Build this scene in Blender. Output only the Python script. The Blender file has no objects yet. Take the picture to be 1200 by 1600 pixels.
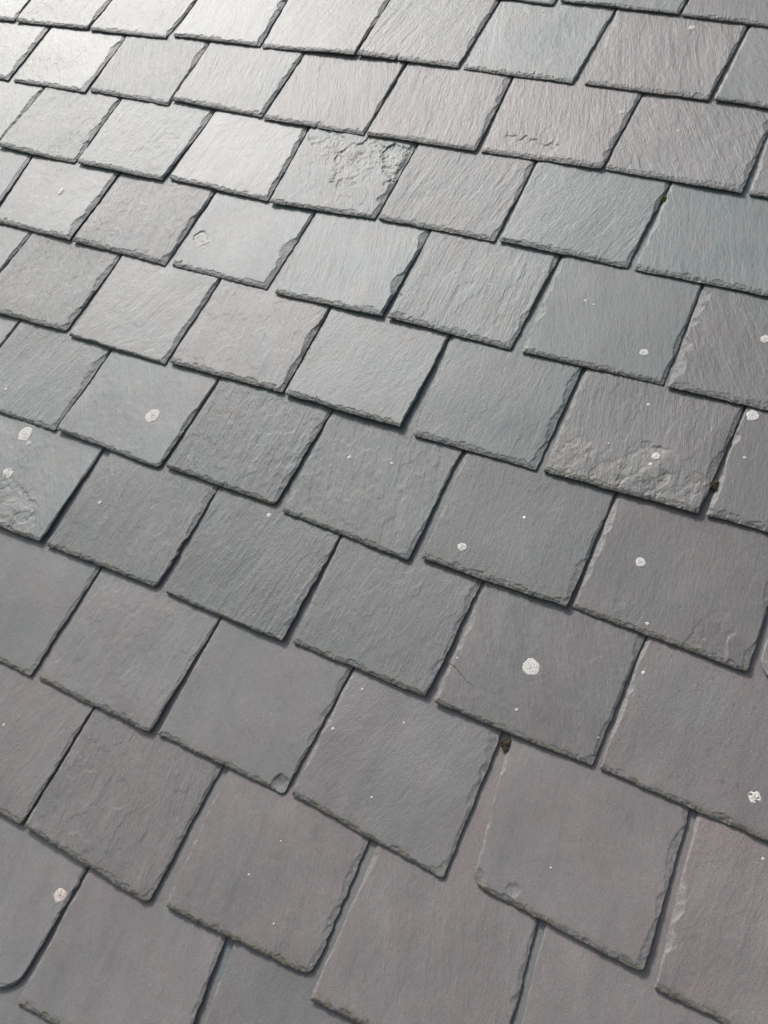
import bpy, math, random
import numpy as np
from mathutils import Matrix, Vector

# ------------------------------------------------------------------ camera, light, exposure
PITCH = math.radians(40.0)                # the roof's slope; courses run level along X
EAVE_H = 5.0
cp, sp = math.cos(PITCH), math.sin(PITCH)
# roof frame: u = along the courses, v = up the slope, n = out of the roof
ROOF = Matrix(((1, 0, 0, 0), (0, cp, -sp, 0), (0, sp, cp, EAVE_H), (0, 0, 0, 1)))
scn = bpy.context.scene
col = scn.collection

cam_axes = ((0.8727225, 0.4211496, -0.2469583), (-0.2904293, 0.8544457, 0.4307823), (0.3924363, -0.3042295, 0.8680082))
cam = bpy.data.cameras.new('camera')
cam.sensor_fit = 'VERTICAL'; cam.sensor_height = 32.0; cam.lens = 1450.0/1600.0*32.0
cam.clip_start = 0.02; cam.clip_end = 600
cam_o = bpy.data.objects.new('camera', cam); col.objects.link(cam_o)
cl = Matrix([[cam_axes[j][i] for j in range(3)] for i in range(3)]).to_4x4()
cl.translation = Vector((0, 0, 1.34512))
cam_o.matrix_world = ROOF @ cl
scn.camera = cam_o

SUN_ROOF = Vector((-0.64, 0.61, 0.50)).normalized()       # towards the sun, in the roof's own frame
sun_dir = (ROOF.to_3x3() @ SUN_ROOF).normalized()
elev = math.asin(sun_dir.z); azim = math.atan2(sun_dir.x, sun_dir.y)
wd = bpy.data.worlds.new('World'); scn.world = wd; wd.use_nodes = True
wn = wd.node_tree.nodes; wl = wd.node_tree.links
sky = wn.new('ShaderNodeTexSky'); sky.sky_type = 'NISHITA'; sky.sun_disc = False
sky.sun_elevation = elev; sky.sun_rotation = azim
sky.air_density = 1.3; sky.dust_density = 6.0; sky.ozone_density = 1.0
bgn = wn['Background']; bgn.inputs['Strength'].default_value = 0.15
hs = wn.new('ShaderNodeHueSaturation'); hs.inputs['Saturation'].default_value = .7      # hazy, pale sky
wl.new(sky.outputs[0], hs.inputs['Color']); wl.new(hs.outputs[0], bgn.inputs['Color'])
sun = bpy.data.lights.new('sun', 'SUN'); sun.energy = 3.7; sun.angle = math.radians(10.0); sun.color = (1.0, 0.97, 0.97)
sun_o = bpy.data.objects.new('sun', sun); col.objects.link(sun_o)
sun_o.rotation_euler = sun_dir.to_track_quat('Z', 'Y').to_euler()
sun_o.location = (0, 0, 20)
scn.view_settings.view_transform = 'Standard'; scn.view_settings.look = 'None'
scn.view_settings.exposure = -0.2; scn.view_settings.gamma = 1.0

# ------------------------------------------------------------------ materials
def nodes_of(name):
    m = bpy.data.materials.new(name); m.use_nodes = True
    return m, m.node_tree.nodes, m.node_tree.links, m.node_tree.nodes['Principled BSDF']

def slate_material():
    m, N, L, P = nodes_of('slate')
    def add(t, **k):
        n = N.new(t)
        for a, b in k.items(): setattr(n, a, b)
        return n
    def attr(name, typ='OBJECT'):
        return add('ShaderNodeAttribute', attribute_type=typ, attribute_name=name)
    def mth(op, a, b=None, c=None, clamp=False):
        n = add('ShaderNodeMath', operation=op, use_clamp=clamp)
        for i, x in enumerate((a, b, c)):
            if x is None: continue
            if isinstance(x, (int, float)): n.inputs[i].default_value = x
            else: L.new(x, n.inputs[i])
        return n.outputs[0]
    def mix(f, a, b, mode='MIX'):
        n = add('ShaderNodeMix', data_type='RGBA', blend_type=mode)
        if isinstance(f, (int, float)): n.inputs[0].default_value = f
        else: L.new(f, n.inputs[0])
        for i, x in ((6, a), (7, b)):
            if isinstance(x, tuple): n.inputs[i].default_value = (*x, 1)
            else: L.new(x, n.inputs[i])
        return n.outputs[2]
    def ramp(x, lo, hi, a=0.0, b=1.0):
        n = add('ShaderNodeMapRange'); n.interpolation_type = 'SMOOTHSTEP'
        L.new(x, n.inputs[0])
        for i, v in enumerate((lo, hi, a, b)): n.inputs[i+1].default_value = v
        return n.outputs[0]
    tc = add('ShaderNodeTexCoord'); oi = add('ShaderNodeObjectInfo')
    # every slate has its own piece of the pattern
    off = add('ShaderNodeVectorMath', operation='SCALE'); comb = add('ShaderNodeCombineXYZ')
    L.new(oi.outputs['Random'], comb.inputs[0]); L.new(mth('MULTIPLY', oi.outputs['Random'], 3.7), comb.inputs[1]); L.new(mth('MULTIPLY', oi.outputs['Random'], 7.1), comb.inputs[2])
    L.new(comb.outputs[0], off.inputs[0]); off.inputs['Scale'].default_value = 9.0
    vr = add('ShaderNodeVectorRotate', rotation_type='Z_AXIS'); L.new(tc.outputs['Object'], vr.inputs['Vector']); L.new(attr('grain_angle').outputs['Fac'], vr.inputs['Angle'])
    pos = add('ShaderNodeVectorMath', operation='ADD'); L.new(vr.outputs[0], pos.inputs[0]); L.new(off.outputs[0], pos.inputs[1])
    def noise(scale, detail=4, rough=.55, stretch=None, dist=0.0, src=None):
        n = add('ShaderNodeTexNoise'); n.inputs['Scale'].default_value = scale; n.inputs['Detail'].default_value = detail
        n.inputs['Roughness'].default_value = rough; n.inputs['Distortion'].default_value = dist
        s = src or pos.outputs[0]
        if stretch:
            mp = add('ShaderNodeMapping'); mp.inputs['Scale'].default_value = stretch; L.new(s, mp.inputs['Vector']); s = mp.outputs[0]
        L.new(s, n.inputs['Vector']); return n.outputs['Fac']
    broad = noise(9, 4, .6); mid = noise(38, 5, .6); fine = noise(700, 4, .7)
    streak = noise(90, 5, .6, (1, .13, 1), .6); hair = noise(420, 4, .65, (1, .07, 1), .3)
    tint = attr('tint').outputs['Fac']; val = attr('value').outputs['Fac']; stri = attr('grain').outputs['Fac']
    green = (0.112, 0.150, 0.152); purple = (0.183, 0.154, 0.150)
    t2 = mth('ADD', tint, mth('MULTIPLY', mth('SUBTRACT', broad, .5), 1.1), clamp=True)
    base = mix(t2, green, purple)
    base = mix(mth('MULTIPLY', ramp(mid, .45, .75), .55), base, (0.155, 0.15, 0.138))
    base = mix(mth('MULTIPLY', ramp(broad, .56, .8), .6), base, (0.085, 0.092, 0.102))
    base = mix(mth('MULTIPLY', ramp(streak, .46, .74), mth('MULTIPLY', stri, .6)), base, (0.2, 0.195, 0.18))
    cn = add('ShaderNodeTexNoise'); cn.inputs['Scale'].default_value = 260; cn.inputs['Detail'].default_value = 3; L.new(pos.outputs[0], cn.inputs['Vector'])
    base = mix(.12, base, cn.outputs['Color'], 'OVERLAY')
    # rain-washed streaks down the slope and dull grime left in blotches
    wash = noise(26, 4, .6, (1, .16, 1), .4, tc.outputs['Object'])
    base = mix(mth('MULTIPLY', ramp(wash, .5, .75), .4), base, (0.095, 0.098, 0.1))
    base = mix(mth('MULTIPLY', ramp(noise(120, 6, .72, None, .3), .55, .72), .28), base, (0.225, 0.22, 0.21))
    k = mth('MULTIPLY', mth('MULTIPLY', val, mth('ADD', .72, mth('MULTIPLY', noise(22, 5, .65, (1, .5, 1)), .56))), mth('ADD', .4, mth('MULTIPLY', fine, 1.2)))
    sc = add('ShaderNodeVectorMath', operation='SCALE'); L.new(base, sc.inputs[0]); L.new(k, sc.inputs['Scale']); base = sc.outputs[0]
    # weathering blotches and dark mineral dots
    vo = add('ShaderNodeTexVoronoi', feature='F1'); vo.inputs['Scale'].default_value = 75
    L.new(pos.outputs[0], vo.inputs['Vector'])
    dots = mth('MULTIPLY', ramp(vo.outputs['Distance'], .3, .14), ramp(noise(31, 2, .5), .5, .62))
    base = mix(mth('MULTIPLY', dots, mth('MULTIPLY', attr('dots').outputs['Fac'], .42)), base, (0.06, 0.06, 0.062))
    # pale crusts of very small lichens
    vo2 = add('ShaderNodeTexVoronoi', feature='F1'); vo2.inputs['Scale'].default_value = 140; L.new(pos.outputs[0], vo2.inputs['Vector'])
    pale = mth('MULTIPLY', ramp(vo2.outputs['Distance'], .16, .07), ramp(noise(17, 2, .5), .55, .68))
    base = mix(mth('MULTIPLY', pale, .5), base, (0.36, 0.35, 0.31))
    # rough places and spalled patches: fresher, yellowish grey stone
    fl = attr('flake', 'GEOMETRY').outputs['Fac']
    base = mix(mth('MULTIPLY', fl, mth('ADD', .12, mth('MULTIPLY', ramp(mid, .38, .7), .6))), base, (0.225, 0.215, 0.175))
    # worked edges: fresh chips a little paler, algae film on the tails
    ed = attr('edge', 'GEOMETRY').outputs['Fac']; tl = attr('tail', 'GEOMETRY').outputs['Fac']
    base = mix(mth('MULTIPLY', ed, .5), base, mix(ramp(noise(160, 3, .6), .4, .65), (0.105, 0.112, 0.112), (0.215, 0.21, 0.2)))
    alg = mth('MULTIPLY', mth('MULTIPLY', tl, ramp(noise(55, 4, .6), .38, .62)), attr('algae').outputs['Fac'])
    base = mix(alg, base, (0.105, 0.1, 0.062))
    L.new(base, P.inputs['Base Color'])
    ro = mth('ADD', .47, mth('MULTIPLY', mth('SUBTRACT', fine, .5), .3))
    ro = mth('ADD', ro, mth('MULTIPLY', ed, .12))
    L.new(ro, P.inputs['Roughness']); P.inputs['IOR'].default_value = 1.5
    P.inputs['Specular IOR Level'].default_value = 0.7
    # relief finer than the mesh
    h = mth('ADD', mth('MULTIPLY', mth('SUBTRACT', 1.0, mth('ABSOLUTE', mth('MULTIPLY', mth('SUBTRACT', streak, .5), 5.0))), mth('MULTIPLY', stri, .30)), mth('MULTIPLY', hair, mth('MULTIPLY', stri, .7)))
    h = mth('ADD', h, mth('MULTIPLY', fine, .5)); h = mth('ADD', h, mth('MULTIPLY', noise(230, 5, .7, (1, .4, 1)), mth('ADD', .3, mth('MULTIPLY', stri, .75))))
    h = mth('ADD', h, mth('MULTIPLY', noise(1100, 3, .7), .12))
    bp = add('ShaderNodeBump'); bp.inputs['Strength'].default_value = .8; bp.inputs['Distance'].default_value = .0012
    L.new(h, bp.inputs['Height']); L.new(bp.outputs[0], P.inputs['Normal'])
    return m

def simple_material(name, c1, c2, scale, rough=.9, bump=.0005, c3=None):
    m, N, L, P = nodes_of(name)
    tc = N.new('ShaderNodeTexCoord')
    n = N.new('ShaderNodeTexNoise'); n.inputs['Scale'].default_value = scale; n.inputs['Detail'].default_value = 6; n.inputs['Roughness'].default_value = .65
    L.new(tc.outputs['Object'], n.inputs['Vector'])
    r = N.new('ShaderNodeValToRGB'); r.color_ramp.elements[0].position = .35; r.color_ramp.elements[1].position = .65
    r.color_ramp.elements[0].color = (*c1, 1); r.color_ramp.elements[1].color = (*c2, 1)
    if c3:
        e = r.color_ramp.elements.new(.5); e.color = (*c3, 1)
    L.new(n.outputs['Fac'], r.inputs['Fac']); L.new(r.outputs['Color'], P.inputs['Base Color'])
    P.inputs['Roughness'].default_value = rough
    b = N.new('ShaderNodeBump'); b.inputs['Strength'].default_value = .8; b.inputs['Distance'].default_value = bump
    L.new(n.outputs['Fac'], b.inputs['Height']); L.new(b.outputs[0], P.inputs['Normal'])
    return m

M_SLATE = slate_material()
M_LICHEN = simple_material('lichen', (0.4, 0.385, 0.36), (0.74, 0.72, 0.68), 420, .95, .0006)
M_CREAM = simple_material('cream_lichen', (0.33, 0.29, 0.27), (0.66, 0.59, 0.55), 330, .95, .0006)
M_WHITE = simple_material('white_droppings', (0.82, 0.82, 0.82), (0.9, 0.9, 0.9), 500, .6, .0004)
M_MOSS = simple_material('moss', (0.07, 0.06, 0.035), (0.19, 0.165, 0.1), 160, .95, .001)
M_GREENMOSS = simple_material('green_moss', (0.08, 0.1, 0.03), (0.22, 0.25, 0.1), 160, .95, .001)
M_TWIG = simple_material('twig', (0.03, 0.024, 0.02), (0.07, 0.055, 0.045), 200, .8)
M_DECK = simple_material('deck', (0.02, 0.018, 0.016), (0.045, 0.04, 0.036), 30, .95)
M_GROUND = simple_material('ground', (0.05, 0.07, 0.03), (0.12, 0.12, 0.08), .6, 1., .01)

# ------------------------------------------------------------------ measured slates (mm, in the roof's frame)
# (tail left u, v, tail right u, v, lean of the left side, lean of the right side), courses from the ridge side down
ROWS = {
    'Z': [ (-1052.7, 1696.0, -777.1, 1680.2, 0.0, 0.04), (-765.5, 1691.4, -508.2, 1679.7, -0.112, 0.053), (-502.6, 1678.5, -247.5, 1660.6, 0.035, 0.0),
    ],
    'A': [ (-2575.5, 1451.0, -2214.7, 1457.6, 0.0, -0.028), (-2204.7, 1453.9, -1951.9, 1458.3, -0.059, 0.01), (-1944.4, 1456.9, -1695.7, 1458.5, 0.002, 0.048), (-1679.2, 1467.3, -1421.6, 1468.1, -0.028, -0.082), (-1414.3, 1464.8, -1165.6, 1471.6, -0.092, -0.01), (-1159.4, 1472.5, -909.0, 1470.4, -0.017, 0.011), (-898.3, 1470.1, -652.4, 1464.0, -0.02, 0.05), (-627.6, 1466.0, -380.5, 1459.6, -0.047, 0.056), (-370.7, 1462.9, -148.3, 1452.5, 0.027, 0.0),
    ],
    'B': [ (-2386.4, 1256.9, -2085.7, 1256.7, 0.0, -0.008), (-2067.7, 1257.1, -1821.7, 1254.9, -0.044, -0.024), (-1809.3, 1261.2, -1561.4, 1254.3, -0.058, -0.039), (-1557.5, 1269.4, -1299.3, 1259.9, -0.034, 0.002), (-1293.2, 1255.1, -1035.2, 1254.7, -0.003, -0.009), (-1028.0, 1255.9, -776.5, 1255.5, -0.022, -0.039), (-767.5, 1257.2, -515.9, 1256.7, -0.065, 0.031), (-510.6, 1259.3, -256.4, 1249.4, 0.022, 0.002), (-245.6, 1250.2, -23.3, 1239.4, -0.038, 0.0),
    ],
    'C': [ (-2249.9, 1050.9, -1967.4, 1049.7, 0.0, 0.036), (-1960.2, 1048.9, -1705.3, 1041.5, 0.033, -0.02), (-1694.7, 1043.5, -1441.8, 1040.9, -0.044, 0.042), (-1428.9, 1049.2, -1162.2, 1041.7, 0.008, -0.062), (-1153.8, 1038.1, -906.7, 1048.4, -0.078, -0.015), (-902.1, 1051.1, -648.7, 1049.6, -0.017, -0.007), (-640.4, 1051.5, -393.3, 1047.8, -0.03, 0.038), (-381.2, 1046.3, -138.6, 1044.9, -0.007, 0.029), (-127.1, 1043.7, 79.3, 1041.6, -0.017, 0.0),
    ],
    'D': [ (-2137.8, 850.3, -1833.1, 843.2, 0.0, -0.071), (-1818.0, 842.6, -1575.9, 838.5, -0.116, 0.015), (-1565.0, 839.2, -1306.0, 834.2, -0.013, 0.017), (-1291.2, 837.8, -1050.3, 835.2, -0.033, 0.024), (-1025.3, 828.7, -785.2, 833.1, -0.074, -0.005), (-775.5, 835.6, -526.5, 830.3, -0.033, 0.029), (-507.1, 830.1, -257.7, 832.6, -0.047, -0.016), (-251.7, 830.5, -8.0, 832.9, -0.031, 0.0),
    ],
    'E': [ (-1981.7, 618.6, -1712.2, 619.1, 0.0, 0.077), (-1704.4, 619.4, -1435.3, 626.8, 0.067, 0.029), (-1420.8, 619.0, -1168.8, 616.7, -0.018, 0.012), (-1159.0, 624.1, -897.2, 627.6, -0.009, -0.01), (-890.9, 626.6, -649.3, 625.6, -0.022, 0.013), (-625.2, 619.7, -396.1, 621.7, -0.088, 0.003), (-385.4, 622.7, -135.5, 627.5, -0.02, 0.037), (-124.3, 629.0, 113.0, 632.5, -0.006, 0.0),
    ],
    'F': [ (-1828.2, 395.9, -1583.3, 409.4, 0.0, 0.065), (-1577.1, 411.2, -1317.2, 415.1, 0.06, 0.037), (-1311.6, 416.8, -1052.4, 413.1, 0.032, 0.049), (-1040.1, 419.8, -798.9, 418.5, 0.008, 0.041), (-780.5, 411.7, -530.9, 404.6, -0.033, 0.009), (-512.3, 414.8, -266.6, 416.9, -0.047, 0.015), (-260.2, 421.5, -2.4, 414.8, -0.004, 0.003), (10.5, 418.0, 242.7, 411.4, -0.046, 0.0),
    ],
    'G': [ (-1515.1, 194.5, -1197.4, 204.2, 0.0, 0.018), (-1182.7, 203.9, -927.4, 207.3, 0.051, 0.018), (-907.6, 207.1, -666.6, 205.8, -0.063, 0.025), (-650.3, 212.1, -410.1, 211.4, -0.045, 0.024), (-396.4, 209.6, -150.7, 210.8, -0.018, 0.021), (-142.1, 212.6, 112.6, 209.1, -0.01, 0.019), (123.3, 207.1, 350.1, 197.2, -0.023, 0.0),
    ],
    'H': [ (-1389.6, -16.1, -1063.0, -12.5, 0.0, 0.029), (-1048.2, -10.2, -803.2, -8.5, -0.024, 0.052), (-789.6, -5.1, -549.9, -1.5, 0.003, 0.052), (-539.7, 2.9, -281.7, -9.2, 0.017, -0.021), (-246.9, 2.3, -5.3, -4.5, -0.124, -0.043), (11.9, -14.4, 248.2, -13.8, -0.075, 0.0),
    ],
    'I': [ (-1213.7, -219.8, -929.6, -219.3, 0.0, 0.028), (-922.2, -216.0, -668.7, -223.9, 0.008, 0.022), (-642.1, -214.4, -398.2, -198.6, -0.051, -0.019), (-387.2, -223.4, -124.3, -204.7, -0.007, -0.107), (-112.3, -202.4, 141.0, -207.7, -0.121, 0.0),
    ],
    'J': [ (-1080.5, -443.8, -795.9, -417.1, 0.0, 0.031), (-784.6, -423.5, -515.4, -405.1, -0.013, -0.109), (-503.4, -403.1, -252.1, -384.5, -0.101, 0.0),
    ],
}

LICHEN = [ (-1127.9, 507.4, 17.0), (-1377.4, 388.9, 18.2), (-1356.2, 374.3, 5.3), (-1354.9, 303.4, 13.3), (-1128.1, 312.9, 4.1), (-713.4, 546.6, 4.3), (-635.7, 559.7, 3.4), (-801.8, 399.3, 4.9), (-455.8, 454.9, 8.6), (-383.3, 537.1, 2.8), (-189.4, 524.4, 8.9), (-281.9, 312.8, 14.8), (-277.1, 245.6, 2.6), (-307.8, 885.4, 8.2), (-438.5, 962.7, 3.7), (-421.7, 958.5, 2.5), (-268.5, 792.2, 3.3), (-225.7, 702.3, 6.9), (-229.2, 685.5, 4.2), (-303.2, 702.3, 2.0), (-111.6, 818.2, 11.6), (-100.6, 741.1, 3.3), (-133.1, 961.2, 8.8), (-130.6, 364.2, 3.2), (55.2, 255.9, 9.6), (-807.6, -274.6, 12.1), (-524.1, 114.4, 3.0), (-426.6, 165.0, 2.1), (-509.2, 186.5, 2.2), (-1689.2, 959.6, 9.6), (86.4, 187.1, 2.3), (-154.6, 64.9, 1.7), (-544.6, -121.8, 2.0), (-478.1, -162.9, 1.8), (-522.6, -61.8, 1.7), (-618.9, 953.9, 2.6), (-471.8, 1650.7, 6.9), (-793.4, 1662.5, 4.3), (-528.9, 1406.3, 5.9), (-410.6, 1376.2, 3.1), (-148.9, 434.5, 3.0), (-1060.5, -100.1, 2.6), (-156.7, 252.5, 1.6), (-390.4, 285.1, 2.0), (-1485.9, 463.9, 4.0), (-423.5, 48.3, 1.9) ]
MOSS = [ (-383.8, 1204.4, 11.9), (-129.0, 681.5, 9.1), (-276.3, 194.8, 9.2) ]
TWIG = [ (-401.7, 274.2), (-386.2, 270.7), (-372.3, 263.4), (-362.1, 256.9), (-350.8, 255.1) ]
FLAKE = [ (-1017.1, 1187.0, 97.8), (-929.9, 1194.8, 63.2), (-1095.5, 1217.9, 50.6), (-657.2, 1315.3, 90.2), (-373.3, 691.7, 51.0), (-282.3, 664.7, 63.9), (-197.2, 656.6, 51.7), (-1254.5, 915.7, 46.4), (-1526.3, 1139.0, 114.6), (-806.2, 876.4, 42.3), (-961.0, 1324.8, 49.5), (-1308.3, 246.6, 71.0), (-167.1, 749.9, 41.9), (-180.9, 449.0, 29.0), (-64.2, 451.1, 36.6) ]
CHIP = [ (-563.1, 8.0, 13.5), (-241.5, 7.4, 13.5), (-189.3, 18.1, 9.9), (-1061.2, 1478.1, 12.4), (-1160.9, 1272.0, 14.0), (-105.3, 829.9, 26.4), (-953.6, 815.3, 1.4) ]

GAUGE = .210; LENGTH = .49; STEP = .0053; THICK = .0046

# ------------------------------------------------------------------ noise helpers
class Rnd:
    def __init__(self, seed): self.r = np.random.default_rng(seed)
def vn2(x, y, seed, sx, sy=None):
    """smooth value noise, -1..1, with cell sizes sx, sy"""
    sy = sy or sx
    r = np.random.default_rng(seed); T = r.uniform(-1, 1, (64, 64))
    X = x/sx + 17.3; Y = y/sy + 11.9
    i = np.floor(X).astype(int); j = np.floor(Y).astype(int); fx = X-i; fy = Y-j
    fx = fx*fx*fx*(fx*(fx*6-15)+10); fy = fy*fy*fy*(fy*(fy*6-15)+10)
    i0 = i % 64; i1 = (i+1) % 64; j0 = j % 64; j1 = (j+1) % 64
    return (T[i0, j0]*(1-fx)+T[i1, j0]*fx)*(1-fy)+(T[i0, j1]*(1-fx)+T[i1, j1]*fx)*fy
def fb2(x, y, seed, s, n=4, sy=None, gain=.55):
    o = 0; a = 1; t = 0
    for k in range(n):
        o = o + a*vn2(x, y, seed+k*101, s/2**k, (sy or s)/2**k); t += a; a *= gain
    return o/t*1.6
def chips(s, seed, lo, hi, wmin, wmax, lens=False):
    """the dressed edge: one struck flake after another; width of each, place within it, its own depth"""
    r = np.random.default_rng(seed); x = s.min()-.02; out = np.zeros_like(s); ph = np.zeros_like(s); dep = np.ones_like(s)
    slow = r.uniform(0, 1)
    while x < s.max()+.001:
        L = r.uniform(lo, hi); slow = .6*slow + .4*r.uniform(0, 1)
        m = (s >= x) & (s < x+L); t = (s[m]-x)/L
        if lens and r.uniform() < .22: out[m] = wmin*.6
        elif lens:                             # leaf-shaped scallops, some of them long and deep, some hardly there
            a = wmin+(wmax-wmin)*r.uniform(0, 1)**.8; c = r.uniform(.3, .7)
            q = np.where(t < c, t/c, (1-t)/(1-c)); out[m] = wmin+(a-wmin)*np.sin(q*math.pi/2)**r.uniform(.5, 1.3)
        else:
            a = wmin+(wmax-wmin)*(.5*slow+.5*r.uniform(0, 1)); b = a*r.uniform(.5, 1.2)
            out[m] = a+(b-a)*t+.3*a*np.sin(np.pi*t)
        ph[m] = t*2-1; dep[m] = r.uniform(.55, 1.15)
        x += L
    return out, ph, dep
sstep = lambda t: (lambda c: c*c*(3-2*c))(np.clip(t, 0, 1))

def seg(parts):
    out = []
    for a, b, d in parts: out += list(np.arange(a, b-d*.3, d))
    return np.array(out+[parts[-1][1]])

# ------------------------------------------------------------------ one slate
def slate_mesh(name, seed, BL, BR, lt, rt, opt):
    r = np.random.default_rng(seed)
    W = BR[0]-BL[0]; lo = opt.get('low', False)
    th = THICK*opt.get('thick', r.uniform(.85, 1.08)); cx = (BL[0]+BR[0])/2; v0 = (BL[1]+BR[1])/2
    e = .0011 if not lo else .004
    i_ = .0013 if not lo else .014
    xs = seg([(0, .018, e), (.018, W-.022, i_), (W-.022, W, e)])
    ys = seg([(0, .017, e), (.017, .222, .002 if not lo else .012), (.222, LENGTH, .022)])
    X, Y = np.meshgrid(xs, ys)                    # rows run up the slate
    g = np.minimum(Y, GAUGE+.012)
    # outline: sides lean a little, nibbled edges, knocked-off corners
    jl = vn2(Y, Y*0, seed+1, .013)*.0008+vn2(Y, Y*0, seed+2, .045)*.0008+vn2(Y, Y*0, seed+3, .004)*.0003
    jr = vn2(Y, Y*0, seed+4, .013)*.0009+vn2(Y, Y*0, seed+5, .045)*.0009+vn2(Y, Y*0, seed+6, .004)*.0004
    jb = vn2(X, X*0, seed+7, .009)*.0006+vn2(X, X*0, seed+8, .04)*.0011+vn2(X, X*0, seed+9, .0035)*.00035
    left = BL[0]-cx+lt*g+jl*opt.get('rag', 1); right = BR[0]-cx+rt*g+jr*opt.get('rag', 1)
    t = X/W
    px = left+(right-left)*t
    px = np.where(X < .018, left+X, np.where(X > W-.022, right-(W-X), left+.018+(right-left-.04)*((X-.018)/(W-.04))))
    bot = BL[1]-v0+(BR[1]-BL[1])*t+jb*opt.get('rag', 1)
    for side, key in ((0, 'cl'), (1, 'cr')):
        c = opt.get(key, r.uniform(.001, .004)); d = X if side == 0 else W-X
        q = np.clip(1-d/c, 0, 1)
        bot = bot + c*(1-np.sqrt(np.clip(1-q*q, 0, 1)))*.9
    for (cu, half, dep) in opt.get('notch', []):
        bot = bot + dep*np.clip(1-np.abs(px+cx-cu)/half, 0, 1)
    py = bot*np.clip(1-Y/.19, 0, 1)+Y
    dl = np.minimum(X, 9); dr = W-X; db = Y
    lw, rw, bw = opt.get('lw', .003), opt.get('rw', .009), opt.get('bw', .0065)
    wl_, pl, el = chips(ys, seed+11, .015, .07, lw*.35, lw*1.3, True)
    wr_, pr, er = chips(ys, seed+12, .022, .095, rw*opt.get('rm', .28), rw*1.35, True)
    wb_, pb, eb = chips(xs, seed+13, .004, .024, bw*.35, bw*1.4)
    # each edge is struck at two depths, so the chips are stepped
    wb2, pb2, eb2 = chips(xs, seed+17, .003, .012, bw*.1, bw*.65)
    WL = wl_[:, None]+0*X; WR = wr_[:, None]+0*X; WB = wb_[None, :]+0*X; WB2 = wb2[None, :]+0*X
    wob = 1+.14*vn2(px, py, seed+14, .007)+.08*vn2(px, py, seed+15, .0028)
    bl_ = np.clip(1-dl/(WL*wob), 0, 1); br_ = np.clip(1-dr/(WR*wob), 0, 1); bb_ = np.clip(1-db/(WB*wob), 0, 1); bb2 = np.clip(1-db/(WB2*wob), 0, 1)
    f = lambda b, step, depth, k: np.where(b > 0, step*np.minimum(b*k, 1)+depth*b**.9, 0)
    rg = .00028*vn2(px, py, seed+16, .0032)
    drop = np.maximum(f(bl_, .0002, th*opt.get('ld', .5), 9), f(br_, .00035, th*opt.get('rd', .46), 7)*er[:, None]**.4)
    dbm = f(bb_, .0006, th*.26, 7)*eb[None, :]*(1+.25*pb[None, :])+f(bb2, .0006, th*.2, 4)*eb2[None, :]*(1+.4*pb2[None, :])
    drop = np.maximum(drop, dbm); drop = drop+np.where(drop > 0, rg+.00018*vn2(px, py, seed+18, .009), 0)
    edge = np.clip(np.maximum(np.maximum(bl_, br_), bb_)*4, 0, 1)
    # face: warped sheet, long shallow ridges along the grain, thin cleavage steps
    ga = opt['angle']; ca, sa = math.cos(ga), math.sin(ga)
    gx = px*ca-py*sa; gy = px*sa+py*ca
    gr = opt['grain']
    z = .0011*vn2(px, py, seed+20, .12)+.00012*vn2(px, py, seed+21, .04)
    z = z+gr*.00030*fb2(gx, gy, seed+22, .011, 3, .075)*np.clip(.55+.9*vn2(px, py, seed+26, .07), .1, 1.4)
    rd = 1-np.abs(vn2(gx, gy, seed+24, .016, .12)); z = z+gr*.00035*rd**3
    z = z+.00007*vn2(gx, gy, seed+25, .0028, .009)*(1 if not lo else 0)
    tn = fb2(gx, gy, seed+30, .06, 4, .1)*.9+gx*6*r.uniform(-1, 1)
    k = tn*1.7; fr = k-np.floor(k); z = z-.0007*opt.get('steps', r.uniform(.15, 1)*min(1.3, .3+gr))*(np.floor(k)+sstep((fr-.86)/.14))*.55
    flake = np.zeros_like(px)
    for (fu, fv, fr_, st) in opt.get('flakes', []):
        d = np.hypot(px+cx-fu, (py+v0-fv))/fr_
        m = sstep((1.15-d+.6*fb2(px, py, seed+40, .03, 4))/.08)
        kk = fb2(px, py, seed+41, .032, 6, gain=.62)*2.4+d*.8; q = kk-np.floor(kk)
        ter = np.floor(kk)+sstep((q-.9)/.1)
        z = z-m*st*(.0011*(ter+1.0)*.6+.0005*fb2(px, py, seed+43, .012, 4)); flake = np.maximum(flake, m*min(st, 1)**1.5)
    for (fu, fv, fr_, dep) in opt.get('chips', []):
        d = np.hypot(px+cx-fu, (py+v0-fv))/fr_+.18*vn2(px, py, seed+50, .008)
        drop = np.where(d < 1, np.maximum(drop, dep*(1-d)**.7+.0006), drop); edge = np.where(d < 1, 1, edge)
    for (x0, y0, x1, y1, dep) in opt.get('cracks', []):
        ax, ay = px+cx-x0, py+v0-y0; bx, by = x1-x0, y1-y0; L2 = bx*bx+by*by
        tt = np.clip((ax*bx+ay*by)/L2, 0, 1)
        dd = (ax-bx*tt)*by/L2**.5-(ay-by*tt)*bx/L2**.5+.0055*vn2(px, py, seed+55, .011)*1.5
        ins = sstep(np.minimum(tt, 1-tt)*12)
        z = z-ins*dep*np.where(dd > 0, np.exp(-dd/.016), np.exp(dd/.0012)*0)
    z = z*np.clip(1-(Y-.23)/.1, 0.15, 1)
    lift = opt.get('lift', 0.); twist = opt.get('twist', r.uniform(-.0016, .0016)); til = opt.get('tilt', r.uniform(-.0001, .0018))
    under = -STEP*Y/GAUGE + (lift+til+twist*np.clip((t-.5)*2, -1, 1)+abs(twist)*.85)*np.clip(1-Y/.2, 0, 1)
    top = under+th-np.minimum(drop, th*.8)+z
    top = np.maximum(top, under+.0006)
    ny, nx = X.shape
    V = np.stack([px, py, top], -1).reshape(-1, 3)
    idx = np.arange(nx*ny).reshape(ny, nx)
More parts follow.
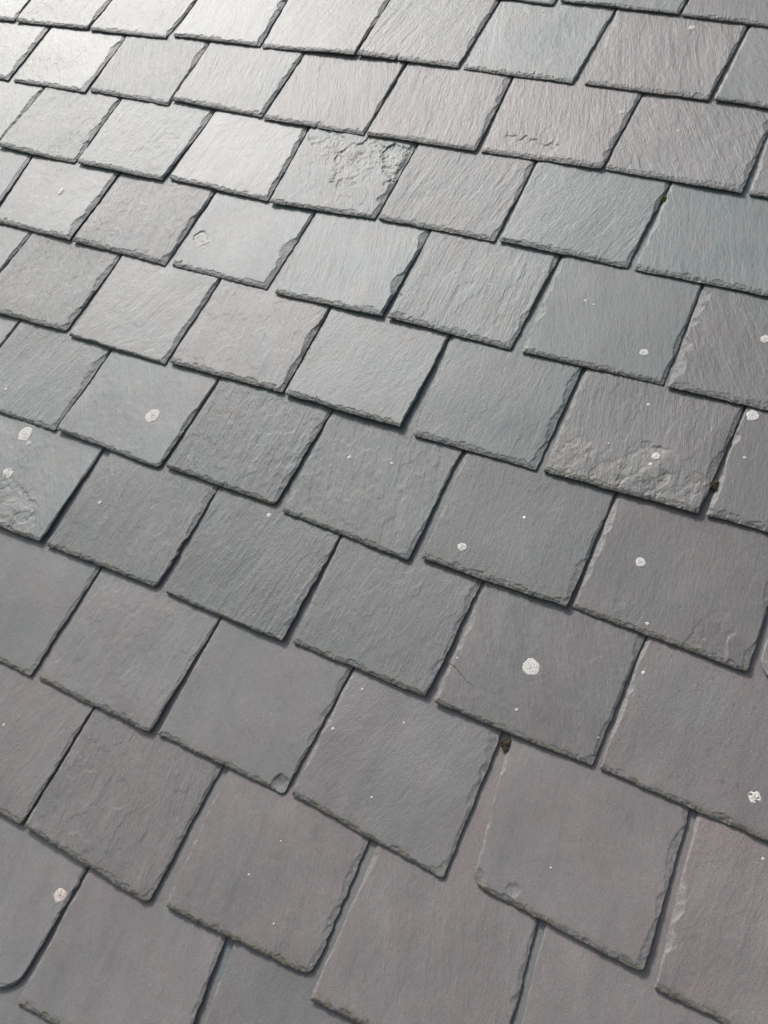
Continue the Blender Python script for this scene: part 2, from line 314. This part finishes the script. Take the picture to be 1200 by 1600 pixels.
    F = np.stack([idx[:-1, :-1], idx[:-1, 1:], idx[1:, 1:], idx[1:, :-1]], -1).reshape(-1, 4)
    ring = np.concatenate([idx[0, :], idx[1:, -1], idx[-1, -2::-1], idx[-2:0:-1, 0]])
    U = V[ring].copy(); U[:, 2] = under.reshape(-1)[ring]
    # the under side is a little set back, like any dressed slate
    n0 = len(V); nr = len(ring); lowid = n0+np.arange(nr); nxt = np.roll(np.arange(nr), -1)
    S = np.stack([lowid, lowid[nxt], ring[nxt], ring], -1)
    V = np.concatenate([V, U])
    # under side: strips from the left edge to the right edge
    pos_in_ring = {int(v): n0+q for q, v in enumerate(ring)}
    B = [[pos_in_ring[int(idx[j, 0])], pos_in_ring[int(idx[j+1, 0])], pos_in_ring[int(idx[j+1, -1])], pos_in_ring[int(idx[j, -1])]] for j in range(1, ny-1)]
    first = [pos_in_ring[int(v)] for v in idx[0, ::-1]]+[pos_in_ring[int(idx[1, 0])], pos_in_ring[int(idx[1, -1])]]
    topn = []
    quads = np.concatenate([F, S, np.array(B)])
    nq = len(quads); 
    last_row = [pos_in_ring[int(v)] for v in idx[-1, 1:-1]]
    me = bpy.data.meshes.new(name)
    me.vertices.add(len(V)); me.vertices.foreach_set('co', V.astype(np.float32).ravel())
    loops = np.concatenate([quads.ravel(), np.array(first)])
    me.loops.add(len(loops)); me.loops.foreach_set('vertex_index', loops.astype(np.int32))
    me.polygons.add(nq+1)
    me.polygons.foreach_set('loop_start', np.concatenate([np.arange(nq)*4, [nq*4]]).astype(np.int32))
    sm = np.zeros(nq+1, bool); sm[:len(F)] = True
    me.update(calc_edges=True)
    me.polygons.foreach_set('use_smooth', sm)
    for nm, arr in (('edge', edge), ('flake', flake), ('tail', np.clip(1-Y/.013, 0, 1)**.5)):
        a = me.attributes.new(nm, 'FLOAT', 'POINT'); full = np.concatenate([arr.reshape(-1), arr.reshape(-1)[ring]])
        if nm == 'edge': full[n0:] = 1
        a.data.foreach_set('value', full.astype(np.float32))
    me.materials.append(M_SLATE)
    o = bpy.data.objects.new(name, me); col.objects.link(o)
    o.matrix_world = ROOF @ Matrix.Translation((cx, v0, 0))
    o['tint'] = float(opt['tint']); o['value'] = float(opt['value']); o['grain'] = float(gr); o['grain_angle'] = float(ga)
    o['dots'] = float(opt.get('dots', 0)); o['algae'] = float(opt.get('algae', .3))
    return o, (px+cx, py+v0, top)

# ------------------------------------------------------------------ what sets single slates apart
OPT = {}
def so(k, **kw): OPT.setdefault(k, {}).update(kw)
# widths of the bevelled left and right edges, mm
for key, l_, r_ in [
    ('A1',2,9),('A2',2,8),('A3',2,12),('A4',2,7),('A5',3,7),('A6',4,4),('A7',7,6),('A8',4,7),('A0',2,9),
    ('B0',2,11),('B1',2,13),('B2',2,12),('B3',2,9),('B4',2,5),('B5',3,10),('B6',9,9),('B7',6,9),('B8',5,8),('B9',5,7),
    ('C0',2,10),('C1',2,12),('C2',2,14),('C3',2,10),('C4',3,13),('C5',6,8),('C6',5,8),('C7',6,9),('C8',6,8),
    ('D0',2,14),('D1',2,14),('D2',2,13),('D3',3,15),('D4',4,12),('D5',11,9),('D6',11,8),('D7',16,8),
    ('E0',3,13),('E1',3,13),('E2',4,13),('E3',3,10),('E4',6,6),('E5',9,11),('E6',6,9),('E7',10,6),
    ('F0',3,8),('F1',3,12),('F2',3,8),('F3',5,13),('F4',6,6),('F5',7,12),('F6',9,10),('F7',6,6),
    ('G0',3,5),('G1',3,14),('G2',3,12),('G3',6,9),('G4',9,10),('G5',8,7),
    ('H0',3,9),('H1',3,8),('H2',5,7),('H3',5,14),('H4',7,9),('H5',11,6),
    ('I0',3,5),('I1',4,9),('I2',5,10),('I3',6,8),('J0',3,5),('J1',4,7)]:
    so(key, lw=l_/1000, rw=r_/1000)
FL = [(u/1000, v/1000, min(q, 70)/1000) for u, v, q in FLAKE]
so('C4', flakes=[(FL[0][0], FL[0][1], .055, 1.0), (FL[1][0], FL[1][1], .042, 1.3), (FL[2][0], FL[2][1], .035, .8)], fine=1, grain=.9)
so('B6', flakes=[(FL[3][0], FL[3][1]-.045, .045, .45)], fine=1, cracks=[(-.735, 1.312, -.615, 1.296, .0016)])
so('E6', flakes=[(-.352, .665, .036, .6), (-.29, .648, .028, .5), (-.235, .668, .036, .65), (-.18, .650, .034, .6)], fine=1, grain=.6, bw=.008)
so('D3', flakes=[(-1.256, .912, .017, .6)], fine=1)
so('C1', grain=1.2)
so('C2', flakes=[(FL[8][0]+.03, FL[8][1]-.04, .05, .35)], fine=1)
so('G0', flakes=[(-1.315, .235, .045, .55), (-1.255, .222, .022, .4)], fine=1, lift=.004)
so('F6', flakes=[(-.1797, .445, .016, .25), (-.063, .447, .028, .3)], fine=1, dots=1)
so('G5', dots=1); so('H4', dots=.5, cl=.022, cr=.01, chips=[(-.2403, .0085, .014, .0018), (-.190, .018, .009, .0008)])
so('H2', chips=[(-.5614, .0085, .016, .0035)], cr=.007)
so('A5', notch=[(-1.0596, .006, .009)]); so('B4', notch=[(-1.152, .005, .006)])
so('E5', cl=.010); so('F2', cr=.010); so('F1', cr=.003); so('E1', cr=.006)
so('G1', cr=.012, rag=1.5); so('J0', cr=.034); so('I1', cr=.01); so('I2', cr=.014, cl=.006, rag=1.8, algae=1)
so('F3', cr=.010); so('F7', cl=.028); so('I0', cr=.006); so('H3', cr=.006)
so('E4', flakes=[], fine=1, bw=.009); so('E2', bw=.0035); so('G4', bw=.0055); so('F5', bw=.009); so('D6', bw=.008)
so('D1', cl=.004); so('B5', grain=1.0); so('C3', lift=.001); so('E4', lift=.003); so('D4', lift=.001); so('A4', lift=.001)
so('C2', lift=.003); so('F3', lift=.001); so('F2', lift=.001); so('G2', bw=.004)
for row_, n_ in (('A', 5), ('B', 4), ('C', 5), ('D', 5), ('E', 4), ('F', 3)):
    for k_ in range(n_): so(f'{row_}{k_}', rd=.7, rm=.5); OPT[f'{row_}{k_}']['rw'] *= 1.12
for k_ in ('A6', 'B5', 'C5', 'D5', 'D6', 'D7', 'E5', 'E7', 'F5', 'F6', 'G4', 'G5', 'H5'): so(k_, ld=.75)
for row_ in 'ABCDE':
    for k_ in range(8): OPT.setdefault(f'{row_}{k_}', {}).setdefault('bw', .0098)
for row_ in 'FGHIJ':
    for k_ in range(8):
        if (row_, k_) not in (('F', 1), ('F', 3), ('G', 1)): OPT.setdefault(f'{row_}{k_}', {}).setdefault('rd', .34)
        OPT[f'{row_}{k_}'].setdefault('thick', .88)
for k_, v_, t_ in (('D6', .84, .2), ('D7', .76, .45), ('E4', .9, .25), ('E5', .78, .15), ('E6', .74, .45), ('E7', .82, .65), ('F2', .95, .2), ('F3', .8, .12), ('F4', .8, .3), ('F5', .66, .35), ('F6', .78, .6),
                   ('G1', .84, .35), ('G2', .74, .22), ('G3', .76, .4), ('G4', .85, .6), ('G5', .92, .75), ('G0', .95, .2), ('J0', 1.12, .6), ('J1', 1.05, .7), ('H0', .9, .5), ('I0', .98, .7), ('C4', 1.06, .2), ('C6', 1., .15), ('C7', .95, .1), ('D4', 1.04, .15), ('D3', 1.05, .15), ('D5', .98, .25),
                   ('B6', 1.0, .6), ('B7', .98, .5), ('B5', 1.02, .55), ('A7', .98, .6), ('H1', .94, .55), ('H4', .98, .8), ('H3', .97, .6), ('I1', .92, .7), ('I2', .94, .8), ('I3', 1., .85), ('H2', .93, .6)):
    so(k_, value=v_*(.92 if k_[0] in 'EFG' and v_ < .9 else 1), tint=t_)  # stone's own tone, with middle slates painted darker to offset the sun's sheen
GRAIN = {'A': .7, 'B': .9, 'C': .8, 'D': .65, 'E': .55, 'F': .5, 'G': .45, 'H': .3, 'I': .4, 'J': .3, 'Z': .5}
so('B2', grain=1.3, angle=-.5); so('B3', grain=1.1, angle=-.2); so('D2', grain=1.3); so('E1', grain=1.2); so('F1', grain=1.1)
so('F3', grain=1.2, angle=-.1); so('G2', grain=1.0, angle=.1); so('G1', grain=.9); so('F4', grain=.8); so('D3', grain=.5); so('C3', grain=.4); so('E2', grain=.5)
so('I1', grain=1.1, angle=-.25); so('B6', grain=.7); so('C6', grain=.4); so('D6', grain=.2); so('E5', grain=.2); so('E7', grain=.2)
so('H5', grain=.25); so('F5', grain=.15); so('G5', grain=.1); so('F6', grain=.1); so('H2', grain=.15); so('H4', grain=.15)

NUM = ['first', 'second', 'third', 'fourth', 'fifth', 'sixth', 'seventh', 'eighth', 'ninth']
COURSE = {'Z': 'topmost course', 'A': 'second course from the top', 'B': 'third course from the top', 'C': 'fourth course from the top', 'D': 'fifth course from the top',
          'E': 'sixth course from the top', 'F': 'fifth course from the bottom', 'G': 'fourth course from the bottom', 'H': 'third course from the bottom',
          'I': 'second course from the bottom', 'J': 'bottom course'}
# how each slate looks (leads its label)
LOOKS = {
 'Z1': 'purplish grey slate with thin tail', 'Z2': 'purplish slate with thick dark tail',
 'A0': 'small glaring pale slate piece', 'A1': 'brightly glaring pale slate', 'A2': 'near white glaring slate', 'A3': 'glaring slate with fine chipped tail',
 'A4': 'pale finely streaked slate', 'A5': 'pale slate notched in its tail', 'A6': 'smooth grey slate, bright left edge', 'A7': 'grey slate with white speck', 'A8': 'plain purplish grey slate',
 'B0': 'pale slate with dark right edge', 'B1': 'pale slate, wide dark right edge', 'B2': 'pale slate with slanting ridges', 'B3': 'pale slate with coarse grain',
 'B4': 'smooth pale slate, notched tail', 'B5': 'streaked slate with bright left edge', 'B6': 'slate with jagged crack above tail', 'B7': 'purplish slate with tiny speck', 'B8': 'narrow sliver of grey slate',
 'C0': 'pale slate with dark right edge', 'C1': 'finely streaked pale slate', 'C2': 'rippled slate, wide dark right edge', 'C3': 'smooth even pale slate', 'C4': 'slate with spalled yellowish patch', 'C5': 'smooth mauve grey slate',
 'C6': 'greenish slate, moss at upper corner', 'C7': 'smooth plain greenish grey slate',
 'D0': 'small pale slate corner', 'D1': 'slate with white bird dropping', 'D2': 'slate with strong slanting streaks', 'D3': 'pale slate with small flaked spot', 'D4': 'pale greenish rippled slate', 'D5': 'even slate, pale chipped left edge',
 'D6': 'slate with lichen near right corner', 'D7': 'slate with wide pale left edge',
 'E0': 'tiny corner of grey slate', 'E1': 'purplish coarsely streaked slate', 'E2': 'smooth pale grey slate', 'E3': 'even slate with thin straight tail', 'E4': 'greenish slate with chipped raised tail', 'E5': 'smooth slate with rounded left corner',
 'E6': 'rough slate flaking along its tail', 'E7': 'slate with lichen at upper corner',
 'F0': 'tiny tip of grey slate', 'F1': 'streaked slate with dark right edge', 'F2': 'slate with one oval lichen', 'F3': 'greenish streaked slate, clipped right corner', 'F4': 'slate with two white specks', 'F5': 'dark slate with lichen near tail',
 'F6': 'dotted slate with small cream lichen', 'F7': 'tiny rounded edge of slate',
 'G0': 'raised rough slate with two lichens', 'G1': 'streaked slate beside wide dark gap', 'G2': 'dark slate with fine upright streaks', 'G3': 'plain slate with faint streaks', 'G4': 'slate with large cream lichen', 'G5': 'dotted slate with broken white lichen',
 'H0': 'plain slate with straight tail', 'H1': 'smooth plain grey slate', 'H2': 'slate with shell chip at corner', 'H3': 'smooth slate with small white specks', 'H4': 'wide slate with rounded left corner', 'H5': 'purplish slate, pale left edge band',
 'I0': 'dull slate with thin tail', 'I1': 'slate with slanting streaks', 'I2': 'slate with mossy ragged tail', 'I3': 'large smooth slate with low tail', 'I4': 'small part of plain slate',
 'J0': 'rounded slate with oval cream lichen', 'J1': 'plain smooth grey slate', 'J2': 'small plain slate part',
}

# which slates the photograph shows: project the visible quad
R3 = np.array(cam_axes)
def project(u, v, n=0.0):
    c = R3 @ np.array([u, v, n-1.34512]); return 600+1450*c[0]/-c[2], 800-1450*c[1]/-c[2]
def in_view(q):
    n = 0
    for a in np.linspace(.02, .98, 14):
        for b in np.linspace(.02, .98, 14):
            x, y = project(q[0]+(q[2]-q[0])*a, q[1]+GAUGE*b)
            n += (0 < x < 1200) and (0 < y < 1600)
    return n
rng = random.Random(5)
SURF = []
names = list('ZABCDEFGHIJ')
count_beyond = 0
def base_opt(row, u, v, seed):
    r = random.Random(seed)
    x, y = project(u, v)
    tint = min(1, max(0, .22+.5*(y/1600)+.3*((x-500)/1200)+r.uniform(-.12, .12)))  # natural slate tint, plus lens-veil colour painted in as a drift across the view
    return dict(angle=r.uniform(-.6, .3), grain=GRAIN[row]*r.uniform(.35, 1.6), tint=tint, value=r.uniform(.93, 1.08), algae=.25+.65*min(1, max(0, y/1600)), dots=r.choice((0, 0, .3)))
for ri, row in enumerate(names):
    lst = [tuple(x/1000 if k < 4 else x for k, x in enumerate(s)) for s in ROWS[row]]
    seen = 0
    nvis = sum(in_view(q) > 0 for q in lst)
    for k, q in enumerate(lst):
        seed = 1000*(ri+1)+37*k
        opt = base_opt(row, (q[0]+q[2])/2, q[1]+.1, seed)
        opt.update(OPT.get(f'{row}{k}', {}))
        vis = in_view(q) > 0
        if not vis: opt['low'] = True
        o, surf = slate_mesh('roof_slate', seed, (q[0], q[1]), (q[2], q[3]), q[4], q[5], opt)
        SURF.append((q, o, surf))
        o['category'] = 'roof slate'
        if vis:
            o['label'] = LOOKS.get(f'{row}{k}', 'plain grey slate')+(', rightmost in the ' if seen == nvis-1 else ', leftmost in the ' if seen == 0 else ', '+NUM[seen]+' from left in the ')+COURSE[row]
            o['group'] = 'slates laid in courses on the roof'; seen += 1
        else:
            o['label'] = 'grey roof slate just outside the edge of the photograph'; o['group'] = 'slates beyond the edge of the photograph'

# the roof carries on past the photograph's edge on every side
def extra(u0, v0, w, ri, k):
    opt = base_opt('H', u0, v0, 7*k+ri); opt['low'] = True; opt['tint'] = .5; opt['grain'] = .4
    o, s = slate_mesh('roof_slate', 90000+ri*100+k, (u0, v0), (u0+w, v0), 0, 0, opt)
    o['category'] = 'roof slate'; o['label'] = 'grey roof slate just outside the edge of the photograph'; o['group'] = 'slates beyond the edge of the photograph'
vrow = {n: sum(s[1] for s in ROWS[n])/len(ROWS[n])/1000 for n in names}
for ri, row in enumerate(names):
    first = ROWS[row][0][0]/1000; last = ROWS[row][-1][2]/1000
    k = 0; u = first-.256
    while u > -2.75: extra(u, vrow[row], .25, ri, k); u -= .256; k += 1
    u = last+.006
    while u < .75: extra(u, vrow[row], .25, ri, k); u += .256; k += 1
for ri, v in ((20, vrow['Z']+.21), (21, vrow['Z']+.42), (22, vrow['J']-.21), (23, vrow['J']-.42)):
    u = -2.9+(ri % 2)*.128; k = 0
    while u < .75: extra(u, v, .25, ri, k); u += .256; k += 1

# ------------------------------------------------------------------ roof deck and ground
def box_mesh(name, x0, x1, y0, y1, z0, z1, mat, kind):
    me = bpy.data.meshes.new(name)
    v = [(x, y, z) for z in (z0, z1) for y in (y0, y1) for x in (x0, x1)]
    me.from_pydata(v, [], [(0, 2, 3, 1), (4, 5, 7, 6), (0, 1, 5, 4), (1, 3, 7, 5), (3, 2, 6, 7), (2, 0, 4, 6)])
    me.materials.append(mat); o = bpy.data.objects.new(name, me); col.objects.link(o); o['kind'] = kind
    return o
dk = box_mesh('roof_deck', -3.1, 1.1, -.9, 2.7, -.045, -.0182, M_DECK, 'structure'); dk.matrix_world = ROOF
gm = bpy.data.meshes.new('ground'); gm.from_pydata([(-300, -300, 0), (300, -300, 0), (300, 300, 0), (-300, 300, 0)], [], [(0, 1, 2, 3)])
gm.materials.append(M_GROUND); go = bpy.data.objects.new('ground', gm); col.objects.link(go); go['kind'] = 'structure'

# ------------------------------------------------------------------ lichens grow on single slates: parts of them
def surf_at(u, v):
    best = None
    for q, o, (PX, PY, PZ) in SURF:
        if q[0]-.02 < u < q[2]+.02 and q[1]-.02 < v < q[1]+GAUGE+.02:
            d = (PX-u)**2+(PY-v)**2; i = np.unravel_index(np.argmin(d), d.shape)
            if d[i] < .006**2 and (best is None or PZ[i] > best[0]): best = (PZ[i], o, (PX, PY, PZ))
    return best
def lichen(u, v, rad, mat, name, seed, ring=False, sx=1., sy=1., holes=0):
    hit = surf_at(u, v)
    if hit is None: return
    z0, o, (PX, PY, PZ) = hit
    r = np.random.default_rng(seed); nr = 10 if rad > .005 else 4; na = 40 if rad > .005 else 14
    sel = ((PX-u)**2+(PY-v)**2) < (rad*2.2+.006)**2; sx_, sy_, sz_ = PX[sel], PY[sel], PZ[sel]
    ph = r.uniform(0, 7, 6); amp = r.uniform(.3, 1, 6)
    V = []; 
    for i in range(nr+1):
        for j in range(na):
            a = 2*math.pi*j/na
            R = rad*(1+sum(amp[q]*.075/(1+.25*q)*math.sin((q+1)*a+ph[q]) for q in range(6))+(.10*r.uniform(-1, 1) if i == nr else .02*r.uniform(-1, 1) if i else 0))
            f = i/nr; x = u+R*f*math.cos(a)*sx; y = v+R*f*math.sin(a)*sy
            d = (sx_-x)**2+(sy_-y)**2; w = 1/(d+2e-6); zz = float((w*sz_).sum()/w.sum())
            hgt = (.0014 if mat is M_WHITE and rad > .004 else .0007 if rad > .004 else .0005)*math.sqrt(max(0, 1-f**6))*(1+.5*r.uniform(-1, 1))
            if ring: hgt *= .6+.5*abs(math.sin(f*9))
            if holes and f > .45 and math.sin(a*2+f*3+ph[0])+.8*math.sin(a*5-f*6+ph[1]) > .75: hgt = -.0007
            V.append((x, y, zz+hgt if i < nr else zz-.0006))
    c = o.matrix_world.translation; inv = (ROOF.inverted() @ o.matrix_world).translation
    V = [(x-inv.x, y-inv.y, z-inv.z) for x, y, z in V]
    F = [[i*na+j, i*na+(j+1) % na, (i+1)*na+(j+1) % na, (i+1)*na+j] for i in range(nr) for j in range(na)]
    F = [list(reversed(f)) for f in F]
    me = bpy.data.meshes.new(name); me.from_pydata(V, [], F); me.materials.append(mat)
    me.polygons.foreach_set('use_smooth', [True]*len(F))
    c = bpy.data.objects.new(name, me); col.objects.link(c); c.parent = o
for i, (u, v, rd) in enumerate(LICHEN):
    rad = rd/1000; big = rd > 7
    if i == 29: lichen(u/1000, v/1000, .006, M_WHITE, 'bird_dropping', 500+i, False, .8, 1.9); continue
    mat = M_LICHEN
    if i in (21, 20, 24, 25): mat = M_CREAM if i in (21, 25) else M_LICHEN
    if i == 9: mat = M_WHITE
    lichen(u/1000, v/1000, rad*(.9 if big else 1.0), mat, 'lichen_spot' if big or rd > 3.9 else 'lichen_speck', 500+i, big, 1., 1., 1 if i in (3, 24) else 0)

# ------------------------------------------------------------------ moss in the joints, a twig
def moss(u, v, rad, mat, label, seed, sx=1., sy=1.):
    hit = surf_at(u, v); z = (hit[0] if hit else 0)
    hz = [PZ for q, o, (PX, PY, PZ) in SURF]
    r = np.random.default_rng(seed); V = []; F = []
    for q in range(420):
        a = r.uniform(0, 2*math.pi); d = math.sqrt(r.uniform(0, 1))
        k = 1+.3*math.sin(3*a+seed)+.15*math.sin(7*a); x = rad*d*k*math.cos(a)*sx; y = rad*d*k*math.sin(a)*sy
        top = .0042*(1-d*d)+.0008; h0 = r.uniform(.4, 1)*top
        n0 = len(V); w = r.uniform(.0004, .0009); L = r.uniform(.0012, .0026); b = r.uniform(0, 2*math.pi); tilt = r.uniform(.2, 1.1)
        dx, dy = math.cos(b), math.sin(b)
        tip = (x+dx*L*math.sin(tilt), y+dy*L*math.sin(tilt), h0+L*math.cos(tilt))
        V += [(x-dy*w, y+dx*w, h0), (x+dy*w, y-dx*w, h0), (x+dx*w, y+dy*w, h0-w), tip]
        F += [(n0, n0+1, n0+3), (n0+1, n0+2, n0+3), (n0+2, n0, n0+3), (n0, n0+2, n0+1)]
    # cushion under the shoots
    n0 = len(V); na, nr = 26, 7
    for i in range(nr+1):
        for j in range(na):
            a = 2*math.pi*j/na; d = i/nr; k = 1+.3*math.sin(3*a+seed)+.15*math.sin(7*a)
            V.append((rad*d*k*math.cos(a)*sx, rad*d*k*math.sin(a)*sy, (.0042*(1-d*d)*(.8+.2*r.uniform())-.0035*(i == nr))))
    for i in range(nr):
        for j in range(na): F.append((n0+(i+1)*na+j, n0+(i+1)*na+(j+1) % na, n0+i*na+(j+1) % na, n0+i*na+j))
    me = bpy.data.meshes.new('moss_tuft'); me.from_pydata(V, [], F); me.materials.append(mat)
    o = bpy.data.objects.new('moss_tuft', me); col.objects.link(o)
    o.matrix_world = ROOF @ Matrix.Translation((u, v, z-.0015))
    o['label'] = label; o['category'] = 'moss'; o['group'] = 'moss tufts in the joints between slates'
moss(MOSS[0][0]/1000, MOSS[0][1]/1000+.012, .0085, M_GREENMOSS, 'pale green moss tuft in the upright joint near the right edge, upper part', 3, .8, 1.2)
moss(MOSS[1][0]/1000, MOSS[1][1]/1000, .0075, M_MOSS, 'dark round moss lump in the joint beside the rough flaking slate', 4, .8, 1.1)
moss(MOSS[2][0]/1000+.002, MOSS[2][1]/1000-.001, .0085, M_MOSS, 'brown moss filling the top of a wide joint in the lower half', 5, .85, 1.)
def twig():
    pts = [(u/1000, v/1000) for u, v in TWIG]; P = []
    for i in range(len(pts)-1):
        for t in (0, .33, .66): P.append((pts[i][0]*(1-t)+pts[i+1][0]*t, pts[i][1]*(1-t)+pts[i+1][1]*t))
    P.append(pts[-1]); V = []; F = []; rr = .00045
    for i, (x, y) in enumerate(P):
        hit = surf_at(x, y); z = (hit[0] if hit else .004)+rr*.8
        a = P[max(i-1, 0)]; b = P[min(i+1, len(P)-1)]; dx, dy = b[0]-a[0], b[1]-a[1]; l = math.hypot(dx, dy); nx, ny = -dy/l, dx/l
        s = rr*(1-.6*i/len(P))
        for j in range(6):
            c, q = math.cos(j*math.pi/3)*s, math.sin(j*math.pi/3)*s
            V.append((x+nx*c-P[0][0], y+ny*c-P[0][1], z+q))
    for i in range(len(P)-1):
        for j in range(6): F.append((i*6+j, i*6+(j+1) % 6, (i+1)*6+(j+1) % 6, (i+1)*6+j))
    F += [tuple(range(5, -1, -1)), tuple(range((len(P)-1)*6, len(P)*6))]
    me = bpy.data.meshes.new('twig'); me.from_pydata(V, [], F); me.materials.append(M_TWIG)
    o = bpy.data.objects.new('twig', me); col.objects.link(o); o.matrix_world = ROOF @ Matrix.Translation((P[0][0], P[0][1], 0))
    o['label'] = 'thin dark curved twig lying on the slate left of the large cream lichen'; o['category'] = 'twig'
twig()
